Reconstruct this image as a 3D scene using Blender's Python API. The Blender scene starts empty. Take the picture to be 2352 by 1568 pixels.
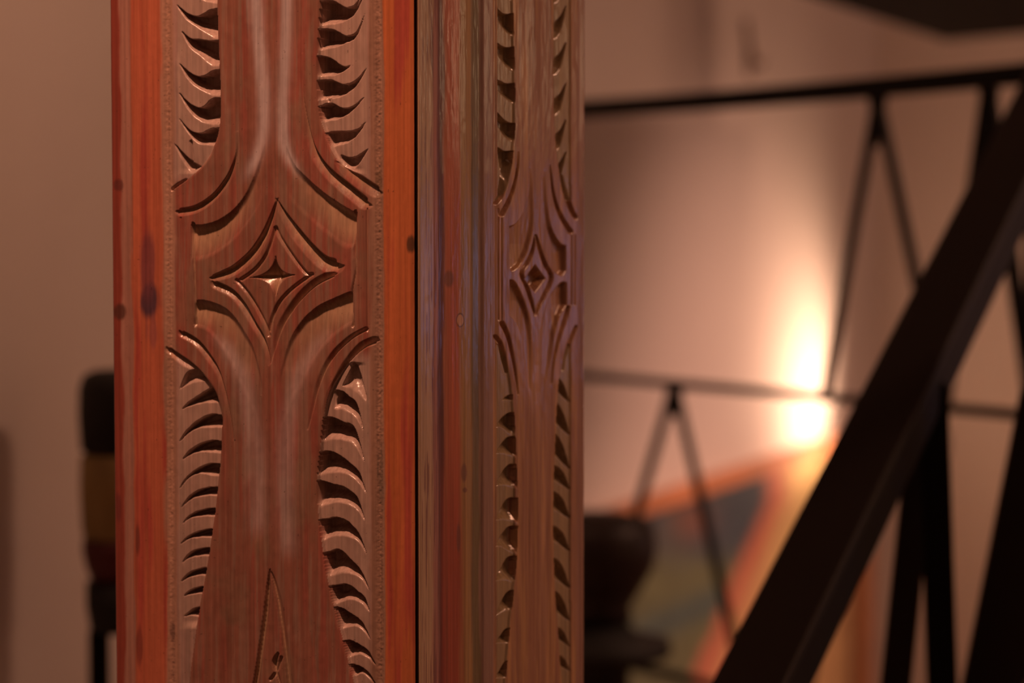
import bpy, bmesh, math, random
import numpy as np
from mathutils import Vector, Matrix

random.seed(4)
rng = np.random.RandomState(7)
S = bpy.context.scene
COL = S.collection

# ------------------------------------------------------------------ camera
W, H_, F = 2352, 1568, 2352 * 50 / 22.3
PITCH = math.radians(3.0)
CAM = Vector((0, 0, 1.5))
cd = bpy.data.cameras.new('camera')
cd.lens = 50; cd.sensor_width = 22.3; cd.sensor_fit = 'HORIZONTAL'
cd.dof.use_dof = True; cd.dof.focus_distance = 1.545; cd.dof.aperture_fstop = 2.25
cd.clip_start = 0.05
cam = bpy.data.objects.new('camera', cd); COL.objects.link(cam)
cam.location = CAM; cam.rotation_euler = (math.radians(90) - PITCH, 0, 0)
S.camera = cam
FWD = Vector((0, math.cos(PITCH), -math.sin(PITCH))); UP = Vector((0, math.sin(PITCH), math.cos(PITCH)))

def at(px, py, Y):
    d = FWD + Vector((1, 0, 0)) * ((px - 1176) / F) + UP * ((784 - py) / F)
    return CAM + d * (Y / d.y)

def proj(x, y, z):                                   # numpy world -> picture coordinates
    zz = z - CAM.z
    dep = y * FWD.y + zz * FWD.z
    up = y * UP.y + zz * UP.z
    return 1176 + F * x / dep, 784 - F * up / dep

# ------------------------------------------------------------------ world, lights, exposure
wd = bpy.data.worlds.new('world'); S.world = wd; wd.use_nodes = True
wd.node_tree.nodes['Background'].inputs[0].default_value = (0.9, 0.5, 0.35, 1)
wd.node_tree.nodes['Background'].inputs[1].default_value = 0.008
S.view_settings.view_transform = 'Standard'; S.view_settings.look = 'None'
S.view_settings.gamma = 1; S.view_settings.use_curve_mapping = False
S.view_settings.exposure = 0.0

WARM = (1.0, 0.47, 0.28)
def light(name, kind, loc, target, power, color, **k):
    l = bpy.data.lights.new(name, kind); l.energy = power; l.color = color
    for a, b in k.items(): setattr(l, a, b)
    o = bpy.data.objects.new(name, l); COL.objects.link(o); o.location = loc
    if target is not None:
        o.rotation_euler = (Vector(target) - Vector(loc)).to_track_quat('-Z', 'Y').to_euler()
    return o
wl_fix = (0.144 + 0.7875 * 0.45, 4.5 + 1.845 * 0.45, 0.72)      # a low spot on the left wall
# ceiling lamp in front of the pillar, high; it rakes down the carved face
light('key_lamp_light', 'SPOT', (-0.48, 0.95, 3.02), (-0.15, 1.56, 1.5), 124, WARM, spot_size=math.radians(48), spot_blend=0.7, shadow_soft_size=0.06)
# second ceiling lamp towards the right wall
light('side_lamp_light', 'SPOT', (1.75, 1.9, 3.02), (0.0, 1.65, 1.4), 44, WARM, spot_size=math.radians(38), spot_blend=1.0, shadow_soft_size=0.16)
light('wall_washer_light', 'SPOT', (-0.50, 2.0, 3.02), (-0.52, 2.86, 1.86), 52, (1.0, 0.48, 0.30), spot_size=math.radians(36), spot_blend=1.0, shadow_soft_size=0.08)  # added so the left wall fades towards the bottom
# fill added out of frame at the right to brighten the left wall
light('wall_fill_light', 'SPOT', (2.52, 4.25, 1.64), wl_fix, 135, (1.0, 0.50, 0.36), spot_size=math.radians(58), spot_blend=1.0, shadow_soft_size=0.08)
# soft lamp over the room
light('room_lamp_light', 'AREA', (2.4, 3.0, 3.05), (2.4, 3.0, 0), 40, (1.0, 0.50, 0.32), shape='DISK', size=0.5)
light('entry_lamp_light', 'AREA', (-0.3, -0.8, 3.05), (-0.3, -0.8, 0), 2.0, (1.0, 0.5, 0.32), shape='DISK', size=0.5)

# ------------------------------------------------------------------ materials
def mat(name, base, rough=0.6, metal=0.0, spec=0.5, noise=None, bump=None, coat=0.0, attr=None):
    m = bpy.data.materials.new(name); m.use_nodes = True
    nt = m.node_tree; b = nt.nodes['Principled BSDF']
    b.inputs['Base Color'].default_value = (*base, 1)
    b.inputs['Roughness'].default_value = rough; b.inputs['Metallic'].default_value = metal
    b.inputs['Specular IOR Level'].default_value = spec
    b.inputs['Coat Weight'].default_value = coat; b.inputs['Coat Roughness'].default_value = 0.25
    tc = nt.nodes.new('ShaderNodeTexCoord')
    mp = nt.nodes.new('ShaderNodeMapping'); nt.links.new(tc.outputs['Object'], mp.inputs[0])
    sc, lo, hi, det = noise or ((6, 6, 6), 0.9, 1.08, 4)
    mp.inputs['Scale'].default_value = sc
    n = nt.nodes.new('ShaderNodeTexNoise'); n.inputs['Scale'].default_value = 1; n.inputs['Detail'].default_value = det
    nt.links.new(mp.outputs[0], n.inputs['Vector'])
    mr = nt.nodes.new('ShaderNodeMapRange'); mr.inputs['From Min'].default_value = 0.3; mr.inputs['From Max'].default_value = 0.7
    mr.inputs['To Min'].default_value = lo; mr.inputs['To Max'].default_value = hi
    nt.links.new(n.outputs['Fac'], mr.inputs['Value'])
    mul = nt.nodes.new('ShaderNodeVectorMath'); mul.operation = 'SCALE'
    if attr:
        at_ = nt.nodes.new('ShaderNodeAttribute'); at_.attribute_name = attr
        nt.links.new(at_.outputs['Color'], mul.inputs[0])
    else:
        mul.inputs[0].default_value = base
    nt.links.new(mr.outputs[0], mul.inputs['Scale'])
    nt.links.new(mul.outputs[0], b.inputs['Base Color'])
    if bump:
        bs, strength, dist = bump
        mp2 = nt.nodes.new('ShaderNodeMapping'); mp2.inputs['Scale'].default_value = bs
        nt.links.new(tc.outputs['Object'], mp2.inputs[0])
        n2 = nt.nodes.new('ShaderNodeTexNoise'); n2.inputs['Scale'].default_value = 1; n2.inputs['Detail'].default_value = 5
        nt.links.new(mp2.outputs[0], n2.inputs['Vector'])
        bp = nt.nodes.new('ShaderNodeBump'); bp.inputs['Strength'].default_value = strength; bp.inputs['Distance'].default_value = dist
        nt.links.new(n2.outputs['Fac'], bp.inputs['Height']); nt.links.new(bp.outputs[0], b.inputs['Normal'])
    return m

M_plaster = mat('plaster', (0.72, 0.66, 0.60), 0.85, noise=((1.2, 1.2, 1.2), 0.94, 1.04, 3), bump=((40, 40, 40), 0.3, 0.002))
M_floor = mat('floor_wood', (0.22, 0.12, 0.07), 0.5, noise=((3, 40, 3), 0.7, 1.2, 4))
M_carve = mat('carved_waxed_wood', (0.3, 0.1, 0.05), 0.27, spec=0.6, attr='wood', noise=((420, 420, 9), 0.80, 1.16, 5), bump=((700, 700, 22), 0.30, 0.0006), coat=0.12)
M_carve2 = mat('carved_varnished_wood', (0.3, 0.1, 0.05), 0.15, spec=0.5, attr='wood', noise=((420, 420, 9), 0.76, 1.18, 5), bump=((800, 800, 20), 0.22, 0.0004), coat=0.0)
M_plain = mat('plain_red_wood', (0.26, 0.07, 0.035), 0.5, noise=((120, 120, 5), 0.75, 1.15, 4))
M_core = mat('gap_shade_core', (0.012, 0.008, 0.006), 0.9)  # near black: shade inside the corner gap put into the colour
M_steel = mat('black_steel', (0.0022, 0.002, 0.0016), 0.5, spec=0.15, bump=((60, 60, 60), 0.2, 0.001))
M_brownsteel = mat('brown_black_steel', (0.012, 0.008, 0.006), 0.5, spec=0.25, bump=((60, 60, 60), 0.2, 0.001))  # browner copy of black steel; carries lamplight on the beam's top face
M_beamwood = mat('dark_beam_wood', (0.006, 0.003, 0.002), 0.8, spec=0.08, noise=((4, 60, 60), 0.7, 1.2, 4))
M_orange = mat('orange_paint', (0.62, 0.26, 0.12), 0.6, noise=((9, 9, 9), 0.8, 1.15, 4))
M_canvas = mat('painted_canvas', (0.3, 0.2, 0.1), 0.7, attr='paint', noise=((22, 22, 22), 0.8, 1.2, 5))
M_urn = mat('dark_urn_glaze', (0.013, 0.005, 0.004), 0.5, noise=((14, 14, 14), 0.7, 1.2, 4))
M_black = mat('black_paint', (0.005, 0.0045, 0.0035), 0.7)
M_ochre = mat('ochre_paint', (0.30, 0.21, 0.08), 0.7, noise=((20, 20, 20), 0.8, 1.15, 4))
M_red = mat('dark_red_paint', (0.09, 0.010, 0.012), 0.6)
M_white = mat('white_paint', (0.7, 0.68, 0.64), 0.5)
M_brass = mat('brushed_metal', (0.35, 0.25, 0.15), 0.4, metal=0.9)
M_hook = mat('grey_hook_metal', (0.24, 0.17, 0.13), 0.6, metal=0.2)

def emis(name, color, strength):
    m = bpy.data.materials.new(name); m.use_nodes = True
    b = m.node_tree.nodes['Principled BSDF']
    b.inputs['Base Color'].default_value = (0.1, 0.1, 0.1, 1)
    b.inputs['Emission Color'].default_value = (*color, 1); b.inputs['Emission Strength'].default_value = strength
    return m
M_bulb = emis('lit_lamp_glass', (1.0, 0.6, 0.38), 3.0)
M_globe = emis('lit_tube_glass', (1.0, 0.62, 0.36), 12.0)
M_dusk = emis('blue_evening_window', (0.50, 0.52, 1.0), 2.4)

# ------------------------------------------------------------------ object helpers
def link(name, me, m, parent=None):
    o = bpy.data.objects.new(name, me); COL.objects.link(o)
    if m: me.materials.append(m)
    if parent is not None: o.parent = parent; o.matrix_parent_inverse = parent.matrix_world.inverted()
    return o
def empty(name, loc, label, cat, group=None):
    o = bpy.data.objects.new(name, None); COL.objects.link(o); o.location = loc
    o.empty_display_size = 0.05
    bpy.context.view_layer.update()
    o['label'] = label; o['category'] = cat
    if group: o['group'] = group
    return o
def from_bm(name, bm, m, parent=None, smooth=False):
    me = bpy.data.meshes.new(name)
    bmesh.ops.recalc_face_normals(bm, faces=bm.faces)
    if smooth:
        for f in bm.faces: f.smooth = True
    bm.to_mesh(me); bm.free()
    return link(name, me, m, parent)
def hexa(bm, pts, bev=0.0):
    """pts: bottom 4 ccw, top 4"""
    vs = [bm.verts.new(p) for p in pts]
    fs = [bm.faces.new([vs[i] for i in q]) for q in ((3, 2, 1, 0), (4, 5, 6, 7), (0, 1, 5, 4), (1, 2, 6, 5), (2, 3, 7, 6), (3, 0, 4, 7))]
    if bev > 0:
        es = list({e for f in fs for e in f.edges})
        bmesh.ops.bevel(bm, geom=es, offset=bev, segments=2, affect='EDGES', profile=0.5)
def bar(bm, p, q, w, h, side=None, bev=0.0015):
    """square bar from p to q; w along 'side' (horizontal by default), h the other way"""
    p = Vector(p); q = Vector(q); d = (q - p).normalized()
    if side is None:
        s = d.cross(Vector((0, 0, 1)))
        if s.length < 1e-4: s = Vector((1, 0, 0))
    else: s = Vector(side)
    s = (s - d * s.dot(d)).normalized(); u = s.cross(d).normalized()
    c = [s * (a * w / 2) + u * (b * h / 2) for a, b in ((-1, -1), (1, -1), (1, 1), (-1, 1))]
    hexa(bm, [p + k for k in c] + [q + k for k in c], bev)
def box(bm, lo, hi, bev=0.0):
    x0, y0, z0 = lo; x1, y1, z1 = hi
    hexa(bm, [(x0, y0, z0), (x1, y0, z0), (x1, y1, z0), (x0, y1, z0), (x0, y0, z1), (x1, y0, z1), (x1, y1, z1), (x0, y1, z1)], bev)
def lathe(bm, prof, c, n=40):
    rings = []
    for r, z in prof:
        rings.append([bm.verts.new((c[0] + r * math.cos(2 * math.pi * k / n), c[1] + r * math.sin(2 * math.pi * k / n), z)) for k in range(n)])
    for a, b in zip(rings, rings[1:]):
        for k in range(n): bm.faces.new((a[k], a[(k + 1) % n], b[(k + 1) % n], b[k]))
    bm.faces.new(rings[0][::-1]); bm.faces.new(rings[-1])
def slab(name, a, b, t, z0, z1, m, out):
    """upright wall from a to b (plan), thickness t on the 'out' side"""
    a = Vector((*a, 0)); b = Vector((*b, 0)); o = Vector((*out, 0)).normalized() * t
    bm = bmesh.new()
    P = [a, b, b + o, a + o]
    hexa(bm, [Vector((p.x, p.y, z0)) for p in P] + [Vector((p.x, p.y, z1)) for p in P])
    ob = from_bm(name, bm, m); ob['kind'] = 'structure'
    return ob

# ------------------------------------------------------------------ room
CEIL = 3.1
WD = Vector((0.7875, 1.845, 0)); WN = Vector((0.9197, -0.3926, 0))     # run of the left wall, its normal into the room
def wl(t, off=0.0, z=0.0):
    p = Vector((0.144, 4.5, 0)) + WD * t + WN * off
    return Vector((p.x, p.y, z))
def wl_at(px, off=0.0):
    k = (px - 1176) / F * 1.0
    # solve x = k*dep for the plan position (depth of the row y=508 is the plan distance)
    p0 = Vector((0.144, 4.5, 0)) + WN * off
    return (k * p0.y - p0.x) / (WD.x - k * WD.y)
corner = wl(1.144); A0 = wl(-3.2)
B1 = corner + WN * 4.0; B0 = A0 + WN * 4.0
slab('wall_left', A0[:2], corner[:2], 0.15, 0, CEIL, M_plaster, (-WN.x, -WN.y))
slab('wall_back', corner[:2], B1[:2], 0.15, 0, CEIL, M_plaster, (WD.x, WD.y))
slab('wall_right', B0[:2], B1[:2], 0.15, 0, CEIL, M_plaster, (WN.x, WN.y))
slab('wall_front', A0[:2], B0[:2], 0.15, 0, CEIL, M_plaster, (-WD.x, -WD.y))
for nm, z0, z1, m in (('floor', -0.1, 0, M_floor), ('ceiling', CEIL, CEIL + 0.1, M_plaster)):
    bm = bmesh.new(); P = [A0 - WN * .15 - WD * .08, B0 + WN * .15 - WD * .08, B1 + WN * .15 + WD * .08, corner - WN * .15 + WD * .08]
    hexa(bm, [Vector((p.x, p.y, z0)) for p in P] + [Vector((p.x, p.y, z1)) for p in P])
    from_bm(nm, bm, m)['kind'] = 'structure'

# window in the right wall (evening light) and a small wall lamp above it, both outside the frame
def mirror_spot(px, py):
    """point of the right wall that the narrow face of the pillar mirrors towards the lens at picture point px, py"""
    t = (px - 1176) / F; u = (t * 1.5 - (956 - 1176) / F * 1.5) / (math.sin(math.radians(28.5)) - t * math.cos(math.radians(28.5)))
    al = math.radians(28.5); y = 1.5 + math.cos(al) * u; p = at(px, py, y)
    n = Vector((math.cos(al), -math.sin(al), 0)); d = (p - CAM).normalized(); rr = d - 2 * d.dot(n) * n
    k = (B1 - p).dot(WN) / rr.dot(WN)
    return p + rr * k
mw = mirror_spot(1265, 650)
wdir = WD.normalized()
wc = Vector((mw.x, mw.y, 0)) - WN * 0.004
wz = mw.z
bm = bmesh.new()
hw, hh = .25, .26
for s0, s1, z0, z1 in ((-hw, hw, wz - hh, wz - hh + .04), (-hw, hw, wz + hh - .04, wz + hh), (-hw, -hw + .04, wz - hh, wz + hh), (hw - .04, hw, wz - hh, wz + hh), (-.012, .012, wz - hh + .01, wz + hh - .01)):
    p = wc + wdir * s0; q = wc + wdir * s1; i = -WN * 0.03
    hexa(bm, [Vector((k.x, k.y, z0)) for k in (p, q, q + i, p + i)] + [Vector((k.x, k.y, z1)) for k in (p, q, q + i, p + i)], 0.002)
wf = from_bm('window_1', bm, M_white); wf['kind'] = 'structure'
bm = bmesh.new(); p = wc - wdir * (hw - .02); q = wc + wdir * (hw - .02); i = -WN * 0.008
hexa(bm, [Vector((k.x, k.y, wz - hh + .02)) for k in (p, q, q + i, p + i)] + [Vector((k.x, k.y, wz + hh - .02)) for k in (p, q, q + i, p + i)])
from_bm('pane', bm, M_dusk, wf)
ml = mirror_spot(1150, 150) - WD.normalized() * 0.75
wlamp = empty('wall_lamp', ml, 'upright warm tube lamp on the right wall above the window', 'lamp')
mt, mb = mirror_spot(1150, 10).z, mirror_spot(1150, 330).z
gl = ml - WN * .09
bm = bmesh.new(); lathe(bm, [(.012, mb), (.026, mb + .012), (.028, mb + .03), (.028, mt - .03), (.026, mt - .012), (.012, mt)], (gl.x, gl.y), 24); from_bm('glass_tube', bm, M_globe, wlamp, True)
bm = bmesh.new(); bar(bm, ml - WN * .001, ml - WN * .06, .03, .03); from_bm('bracket', bm, M_brass, wlamp)

# ------------------------------------------------------------------ value noise
def vnoise(x, y, sx, sy, seed):
    r = np.random.RandomState(seed); g = r.rand(256, 256).astype(np.float32)
    u = x / sx + 1000; v = y / sy + 1000
    iu = np.floor(u).astype(np.int64); iv = np.floor(v).astype(np.int64)
    fu = u - iu; fv = v - iv; fu = fu * fu * (3 - 2 * fu); fv = fv * fv * (3 - 2 * fv)
    a = g[iu % 256, iv % 256]; b = g[(iu + 1) % 256, iv % 256]; c = g[iu % 256, (iv + 1) % 256]; d = g[(iu + 1) % 256, (iv + 1) % 256]
    return (a * (1 - fu) + b * fu) * (1 - fv) + (c * (1 - fu) + d * fu) * fv
def fnoise(x, y, sx, sy, seed):
    return (vnoise(x, y, sx, sy, seed) * .55 + vnoise(x, y, sx / 2.1, sy / 2.1, seed + 1) * .3 + vnoise(x, y, sx / 4.3, sy / 4.3, seed + 2) * .15)
def ss(a, b, x):
    t = np.clip((x - a) / (b - a), 0, 1); return t * t * (3 - 2 * t)

# ------------------------------------------------------------------ relief toolbox (depths in millimetre-like units: 1 = 0.284 mm)
class Relief:
    def __init__(s, X, Y):
        s.X, s.Y = X, Y
        s.base = np.zeros_like(X); s.cut = np.zeros_like(X); s.cutmask = np.zeros_like(X)
    def box(s, x0, x1, y0, y1):
        return np.nonzero((s.X > x0) & (s.X < x1) & (s.Y > y0) & (s.Y < y1))
    def bite(s, up, rim, D, drop=3.0, floor=0.5, full=24, extra=0):
        """a gouged cut: sheer under the 'up' curve, floor, then rising to the 'rim' curve"""
        up = sorted(up); rim = sorted(rim)
        x0 = min(up[0][0], rim[0][0]); x1 = max(up[-1][0], rim[-1][0])
        ys = [p[1] for p in up + rim]
        i = s.box(x0, x1, min(ys) - 2, max(ys) + 2)
        if not len(i[0]): return
        X = s.X[i]; Y = s.Y[i] + (vnoise(s.X[i], s.Y[i], 7, 7, 5) - .5) * 1.6
        u = smooth_interp(X, up); l = smooth_interp(X, rim)
        th = l - u
        ok = (Y > u) & (Y < l) & (th > .5)
        q = np.clip((Y - u) / np.maximum(th, 1e-3), 0, 1)
        Dl = D * np.clip(th / full, 0, 1) ** .8
        d = Dl * ss(0, drop, Y - u) * (1 - ss(floor, 1.0, q) ** .9)
        d = np.where(ok, d, 0)
        s.cut[i] = np.maximum(s.cut[i], d)
        s.cutmask[i] = np.maximum(s.cutmask[i], np.where(ok, 1, 0))
    def scoop(s, up, rim, Ds, drop=20):
        """a broad hollow, deep under 'up', running out at 'rim'; Ds gives the depth along x"""
        upx = sorted(up); rim = sorted(rim)
        x0 = max(upx[0][0], rim[0][0]); x1 = min(upx[-1][0], rim[-1][0])
        ys = [p[1] for p in upx + rim]
        i = s.box(x0, x1, min(ys) - 2, max(ys) + 2)
        if not len(i[0]): return
        X = s.X[i]; Y = s.Y[i]
        u = smooth_interp(X, upx); l = smooth_interp(X, rim); th = np.maximum(l - u, 1)
        q = np.clip((Y - u) / th, 0, 1); ok = (Y > u) & (Y < l)
        D = np.interp(X, [p[0] for p in Ds], [p[1] for p in Ds])
        d = .62 * D * ss(-5, drop, Y - u) * (1 - q) ** .8 * ss(1.0, .82, q)
        s.cut[i] = np.maximum(s.cut[i], np.where(ok, d, 0))
    def gouge(s, pts, w, d, steep=None, dfun=None, prof=1.0, soft=False, add=False):
        """groove along pts; w, d numbers or lists per point; steep=+1/-1 makes the left/right side sheer"""
        pts = densify(pts, 6)
        n = len(pts)
        wv = np.interp(np.linspace(0, 1, n), np.linspace(0, 1, len(w)), w) if hasattr(w, '__len__') else np.full(n, float(w))
        dv = np.interp(np.linspace(0, 1, n), np.linspace(0, 1, len(d)), d) if hasattr(d, '__len__') else np.full(n, float(d))
        mw = wv.max() + 2
        xs = [p[0] for p in pts]; ys = [p[1] for p in pts]
        i = s.box(min(xs) - mw, max(xs) + mw, min(ys) - mw, max(ys) + mw)
        if not len(i[0]): return
        X = s.X[i]; Y = s.Y[i]
        best = np.full(X.shape, 1e9); sg = np.zeros_like(X); bw = np.ones_like(X); bd = np.zeros_like(X)
        for k in range(n - 1):
            ax, ay = pts[k]; bx, by = pts[k + 1]; dx, dy = bx - ax, by - ay; L = dx * dx + dy * dy + 1e-9
            t = np.clip(((X - ax) * dx + (Y - ay) * dy) / L, 0, 1)
            qx = X - ax - t * dx; qy = Y - ay - t * dy; r = np.hypot(qx, qy)
            m = r < best
            best = np.where(m, r, best); sg = np.where(m, np.sign(dx * qy - dy * qx), sg)
            bw = np.where(m, wv[k] + (wv[k + 1] - wv[k]) * t, bw); bd = np.where(m, dv[k] + (dv[k + 1] - dv[k]) * t, bd)
        ww = bw
        if steep is not None: ww = np.where(sg * steep > 0, bw * .28, bw)
        r = np.clip(1 - best / np.maximum(ww, .1), 0, 1)
        dd = bd * (r * r * (3 - 2 * r) if soft else r ** prof)
        if add: s.base[i] -= dd
        else: s.cut[i] = np.maximum(s.cut[i], dd)

def smooth_interp(x, pts):
    """monotone-ish cubic (Catmull-Rom) through pts sorted by x"""
    px = np.array([p[0] for p in pts], float); py = np.array([p[1] for p in pts], float)
    if len(px) < 3: return np.interp(x, px, py)
    m = np.gradient(py, px)
    k = np.clip(np.searchsorted(px, x) - 1, 0, len(px) - 2)
    h = px[k + 1] - px[k]; t = np.clip((x - px[k]) / h, 0, 1)
    return ((2 * t**3 - 3 * t**2 + 1) * py[k] + (t**3 - 2 * t**2 + t) * h * m[k] + (-2 * t**3 + 3 * t**2) * py[k + 1] + (t**3 - t**2) * h * m[k + 1])

def densify(pts, n):
    P = [pts[0]] + list(pts) + [pts[-1]]; out = []
    if len(pts) < 3: return list(pts)
    for k in range(len(pts) - 1):
        p0, p1, p2, p3 = P[k], P[k + 1], P[k + 2], P[k + 3]
        for j in range(n):
            t = j / n
            out.append(tuple(0.5 * ((2 * p1[c]) + (-p0[c] + p2[c]) * t + (2 * p0[c] - 5 * p1[c] + 4 * p2[c] - p3[c]) * t * t + (-p0[c] + 3 * p1[c] - 3 * p2[c] + p3[c]) * t**3) for c in (0, 1)))
    out.append(tuple(pts[-1])); return out

def yint(Y, pts):
    pts = sorted((b, a) for a, b in pts); return smooth_interp(Y, pts)

# ------------------------------------------------------------------ carving of the broad (left) face, in picture units
def carve_left(X, Y, U):
    R = Relief(X, Y)
    # edge mouldings (U is the constant position across the board)
    wob = (vnoise(U, Y, 30, 140, 3) - .5) * 3
    prof = np.interp(U + wob * .4, [258, 262, 281, 285, 300, 306, 309, 372, 378, 388, 396, 402, 850, 856, 868, 878, 884, 946, 951],
                     [-4, -1, -1, -3.5, -3.5, -1, 0, 0, -3, -5.5, -3.5, -2, -2, -3.5, -6, -3.5, 0, 0, -3])
    R.base += prof
    # rough tool marks in the two bevel grooves
    g = np.exp(-((U - 869) / 8.0) ** 2) + .7 * np.exp(-((U - 388) / 8.0) ** 2)
    R.base -= g * (fnoise(U, Y, 5, 6, 21) - .35) * 3.2
    # column edges
    xl_u = yint(Y, [(494, -60), (497, 0), (500, 80), (503, 160), (505, 230), (503, 285), (494, 325), (476, 365), (450, 395), (424, 416), (396, 436)])
    xr_u = yint(Y, [(736, -60), (735, 0), (731, 60), (728, 130), (728, 190), (731, 240), (739, 285), (751, 318), (764, 350), (786, 380), (822, 400), (862, 424)])
    xl_l = yint(Y, [(389, 800), (426, 828), (455, 850), (472, 868), (492, 897), (504, 930), (509, 957), (508, 1000), (505, 1060), (500, 1110), (495, 1160), (488, 1210), (481, 1260), (471, 1320), (461, 1375), (452, 1430), (444, 1490), (434, 1570), (430, 1620)])
    xr_l = yint(Y, [(860, 786), (830, 799), (801, 828), (776, 862), (757, 897), (746, 935), (739, 980), (733, 1040), (727, 1100), (730, 1180), (737, 1240), (746, 1300), (758, 1360), (773, 1420), (789, 1480), (802, 1530), (813, 1570), (822, 1620)])
    P = 9.0
    def pocket(xo, xe, ya, yb, sgn):
        m = ss(ya[0], ya[1], Y) * (1 - ss(yb[0], yb[1], Y))
        t = (X - xo) / np.where(np.abs(xe - xo) < 1, 1, (xe - xo))
        inside = ((xe - X) * sgn > 0) & ((X - xo) * sgn > 0)
        edge = ss(0, 3.5, np.abs(xe - X))
        return np.where(inside, P * ss(0, 1, t) * edge * m, 0), inside & (m > 0)
    pk = np.zeros_like(X); inpk = np.zeros(X.shape, bool)
    for a in ((407, xl_u, (-999, -998), (385, 400), 1), (842, xr_u, (-999, -998), (385, 400), -1),
              (410, xl_l, (840, 870), (1425, 1445), 1), (848, xr_l, (830, 840), (9998, 9999), -1)):
        d, ins = pocket(*a); pk = np.maximum(pk, d); inpk |= ins
    # --- hooks (upper left)
    b = R.bite; DU = 46
    for k in (-2, -1):
        o = 66 * k
        b([(405, 10 + o), (428, 30 + o), (452, 36 + o), (479, 21 + o), (515, 18 + o)], [(405, 12 + o), (430, 46 + o), (460, 66 + o), (515, 78 + o)], DU)
    b([(405, 10), (428, 30), (452, 36), (479, 21), (515, 18)], [(405, 12), (424, 42), (446, 60), (470, 78), (485, 88), (515, 86)], DU)
    b([(416, 71), (433, 87), (455, 90), (483, 93), (515, 88)], [(416, 73), (432, 106), (455, 128), (478, 150), (515, 148)], DU)
    b([(411, 144), (433, 166), (462, 174), (484, 161), (520, 160)], [(411, 146), (430, 182), (455, 205), (480, 219), (520, 218)], DU)
    b([(410, 212), (432, 236), (459, 246), (481, 227), (520, 226)], [(410, 214), (432, 254), (456, 278), (482, 287), (520, 284)], DU)
    b([(410, 270), (430, 295), (452, 306), (482, 294), (520, 294)], [(410, 272), (430, 305), (450, 328), (470, 333), (520, 334)], DU)
    b([(399, 328), (418, 350), (439, 371), (456, 380)], [(399, 330), (414, 362), (434, 393), (456, 384)], 20)
    R.gouge([(438, 326), (439, 350), (440, 370)], 6, 9, steep=-1)
    R.gouge([(398, 436), (412, 426), (426, 414)], [8, 9, 5], [16, 14, 5], steep=1)
    # --- hooks (upper right)
    for k in (-2, -1):
        o = 66 * k
        b([(720, 70 + o), (757, 66 + o), (800, 82 + o), (822, 66 + o), (837, 30 + o)], [(720, 118 + o), (757, 111 + o), (787, 101 + o), (824, 68 + o), (837, 32 + o)], DU)
    b([(720, 8), (764, 3), (797, 20), (820, 12), (834, -10)], [(720, 60), (757, 57), (785, 50), (820, 22), (834, -8)], DU)
    b([(720, 66), (757, 66), (800, 81), (822, 66), (837, 30)], [(720, 118), (757, 111), (787, 101), (824, 70), (837, 32)], DU)
    b([(718, 124), (751, 132), (794, 152), (822, 130), (839, 90)], [(718, 180), (737, 177), (771, 171), (804, 149), (839, 92)], DU)
    b([(716, 186), (751, 182), (790, 193), (820, 180), (840, 156)], [(716, 234), (741, 230), (787, 219), (822, 190), (840, 158)], DU)
    b([(722, 248), (751, 236), (787, 248), (815, 240), (835, 222)], [(722, 286), (744, 280), (777, 272), (818, 245), (835, 224)], DU)
    b([(735, 306), (770, 300), (810, 299), (826, 292), (839, 279)], [(735, 345), (767, 336), (797, 328), (826, 302), (839, 281)], 24)
    b([(778, 354), (800, 361), (820, 357), (834, 348), (845, 340)], [(778, 366), (794, 384), (812, 386), (832, 364), (845, 342)], 20)
    R.gouge([(738, 205), (750, 232)], 3, 5); R.gouge([(745, 250), (752, 238), (754, 225)], 3, 6)
    # --- hooks (lower left)
    DL = 42
    b([(412, 892), (424, 862), (439, 848), (458, 852), (500, 880)], [(412, 894), (430, 885), (455, 877), (478, 876), (500, 876)], 17)
    b([(419, 936), (436, 920), (456, 906), (480, 890), (520, 884)], [(419, 939), (446, 930), (470, 926), (495, 927), (520, 930)], DL)
    L = [([(411, 1014), (424, 992), (439, 976), (472, 953), (522, 957)], [(411, 1016), (430, 996), (452, 985), (480, 983), (522, 984)]),
         ([(419, 1054), (430, 1038), (446, 1025), (472, 1013), (520, 1015)], [(419, 1056), (435, 1045), (456, 1039), (480, 1040), (520, 1043)]),
         ([(411, 1121), (424, 1100), (439, 1085), (466, 1068), (520, 1067)], [(411, 1123), (430, 1100), (456, 1088), (478, 1092), (520, 1097)]),
         ([(416, 1164), (428, 1146), (442, 1132), (472, 1120), (520, 1121)], [(416, 1166), (432, 1150), (456, 1141), (520, 1143)]),
         ([(419, 1200), (430, 1187), (442, 1178), (469, 1169), (515, 1169)], [(419, 1202), (434, 1191), (452, 1187), (515, 1190)]),
         ([(414, 1247), (426, 1235), (439, 1226), (466, 1217), (510, 1217)], [(414, 1249), (432, 1238), (456, 1235), (510, 1238)]),
         ([(418, 1290), (426, 1278), (435, 1269), (457, 1260), (500, 1260)], [(418, 1292), (430, 1283), (448, 1279), (500, 1279)]),
         ([(415, 1334), (422, 1324), (431, 1316), (454, 1306), (492, 1307)], [(415, 1336), (428, 1328), (448, 1323), (492, 1326)]),
         ([(421, 1368), (428, 1360), (437, 1354), (457, 1348), (484, 1350)], [(421, 1370), (434, 1366), (457, 1364), (484, 1366)]),
         ([(421, 1415), (429, 1407), (436, 1401), (448, 1395), (470, 1396)], [(421, 1417), (433, 1414), (450, 1417), (470, 1418)])]
    for u, r in L: b(u, r, DL, full=17)
    # --- hooks (lower right)
    b([(782, 884), (797, 855), (810, 831), (826, 858), (840, 907)], [(782, 888), (800, 893), (817, 903), (832, 916), (840, 922)], 15, full=30)
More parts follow.
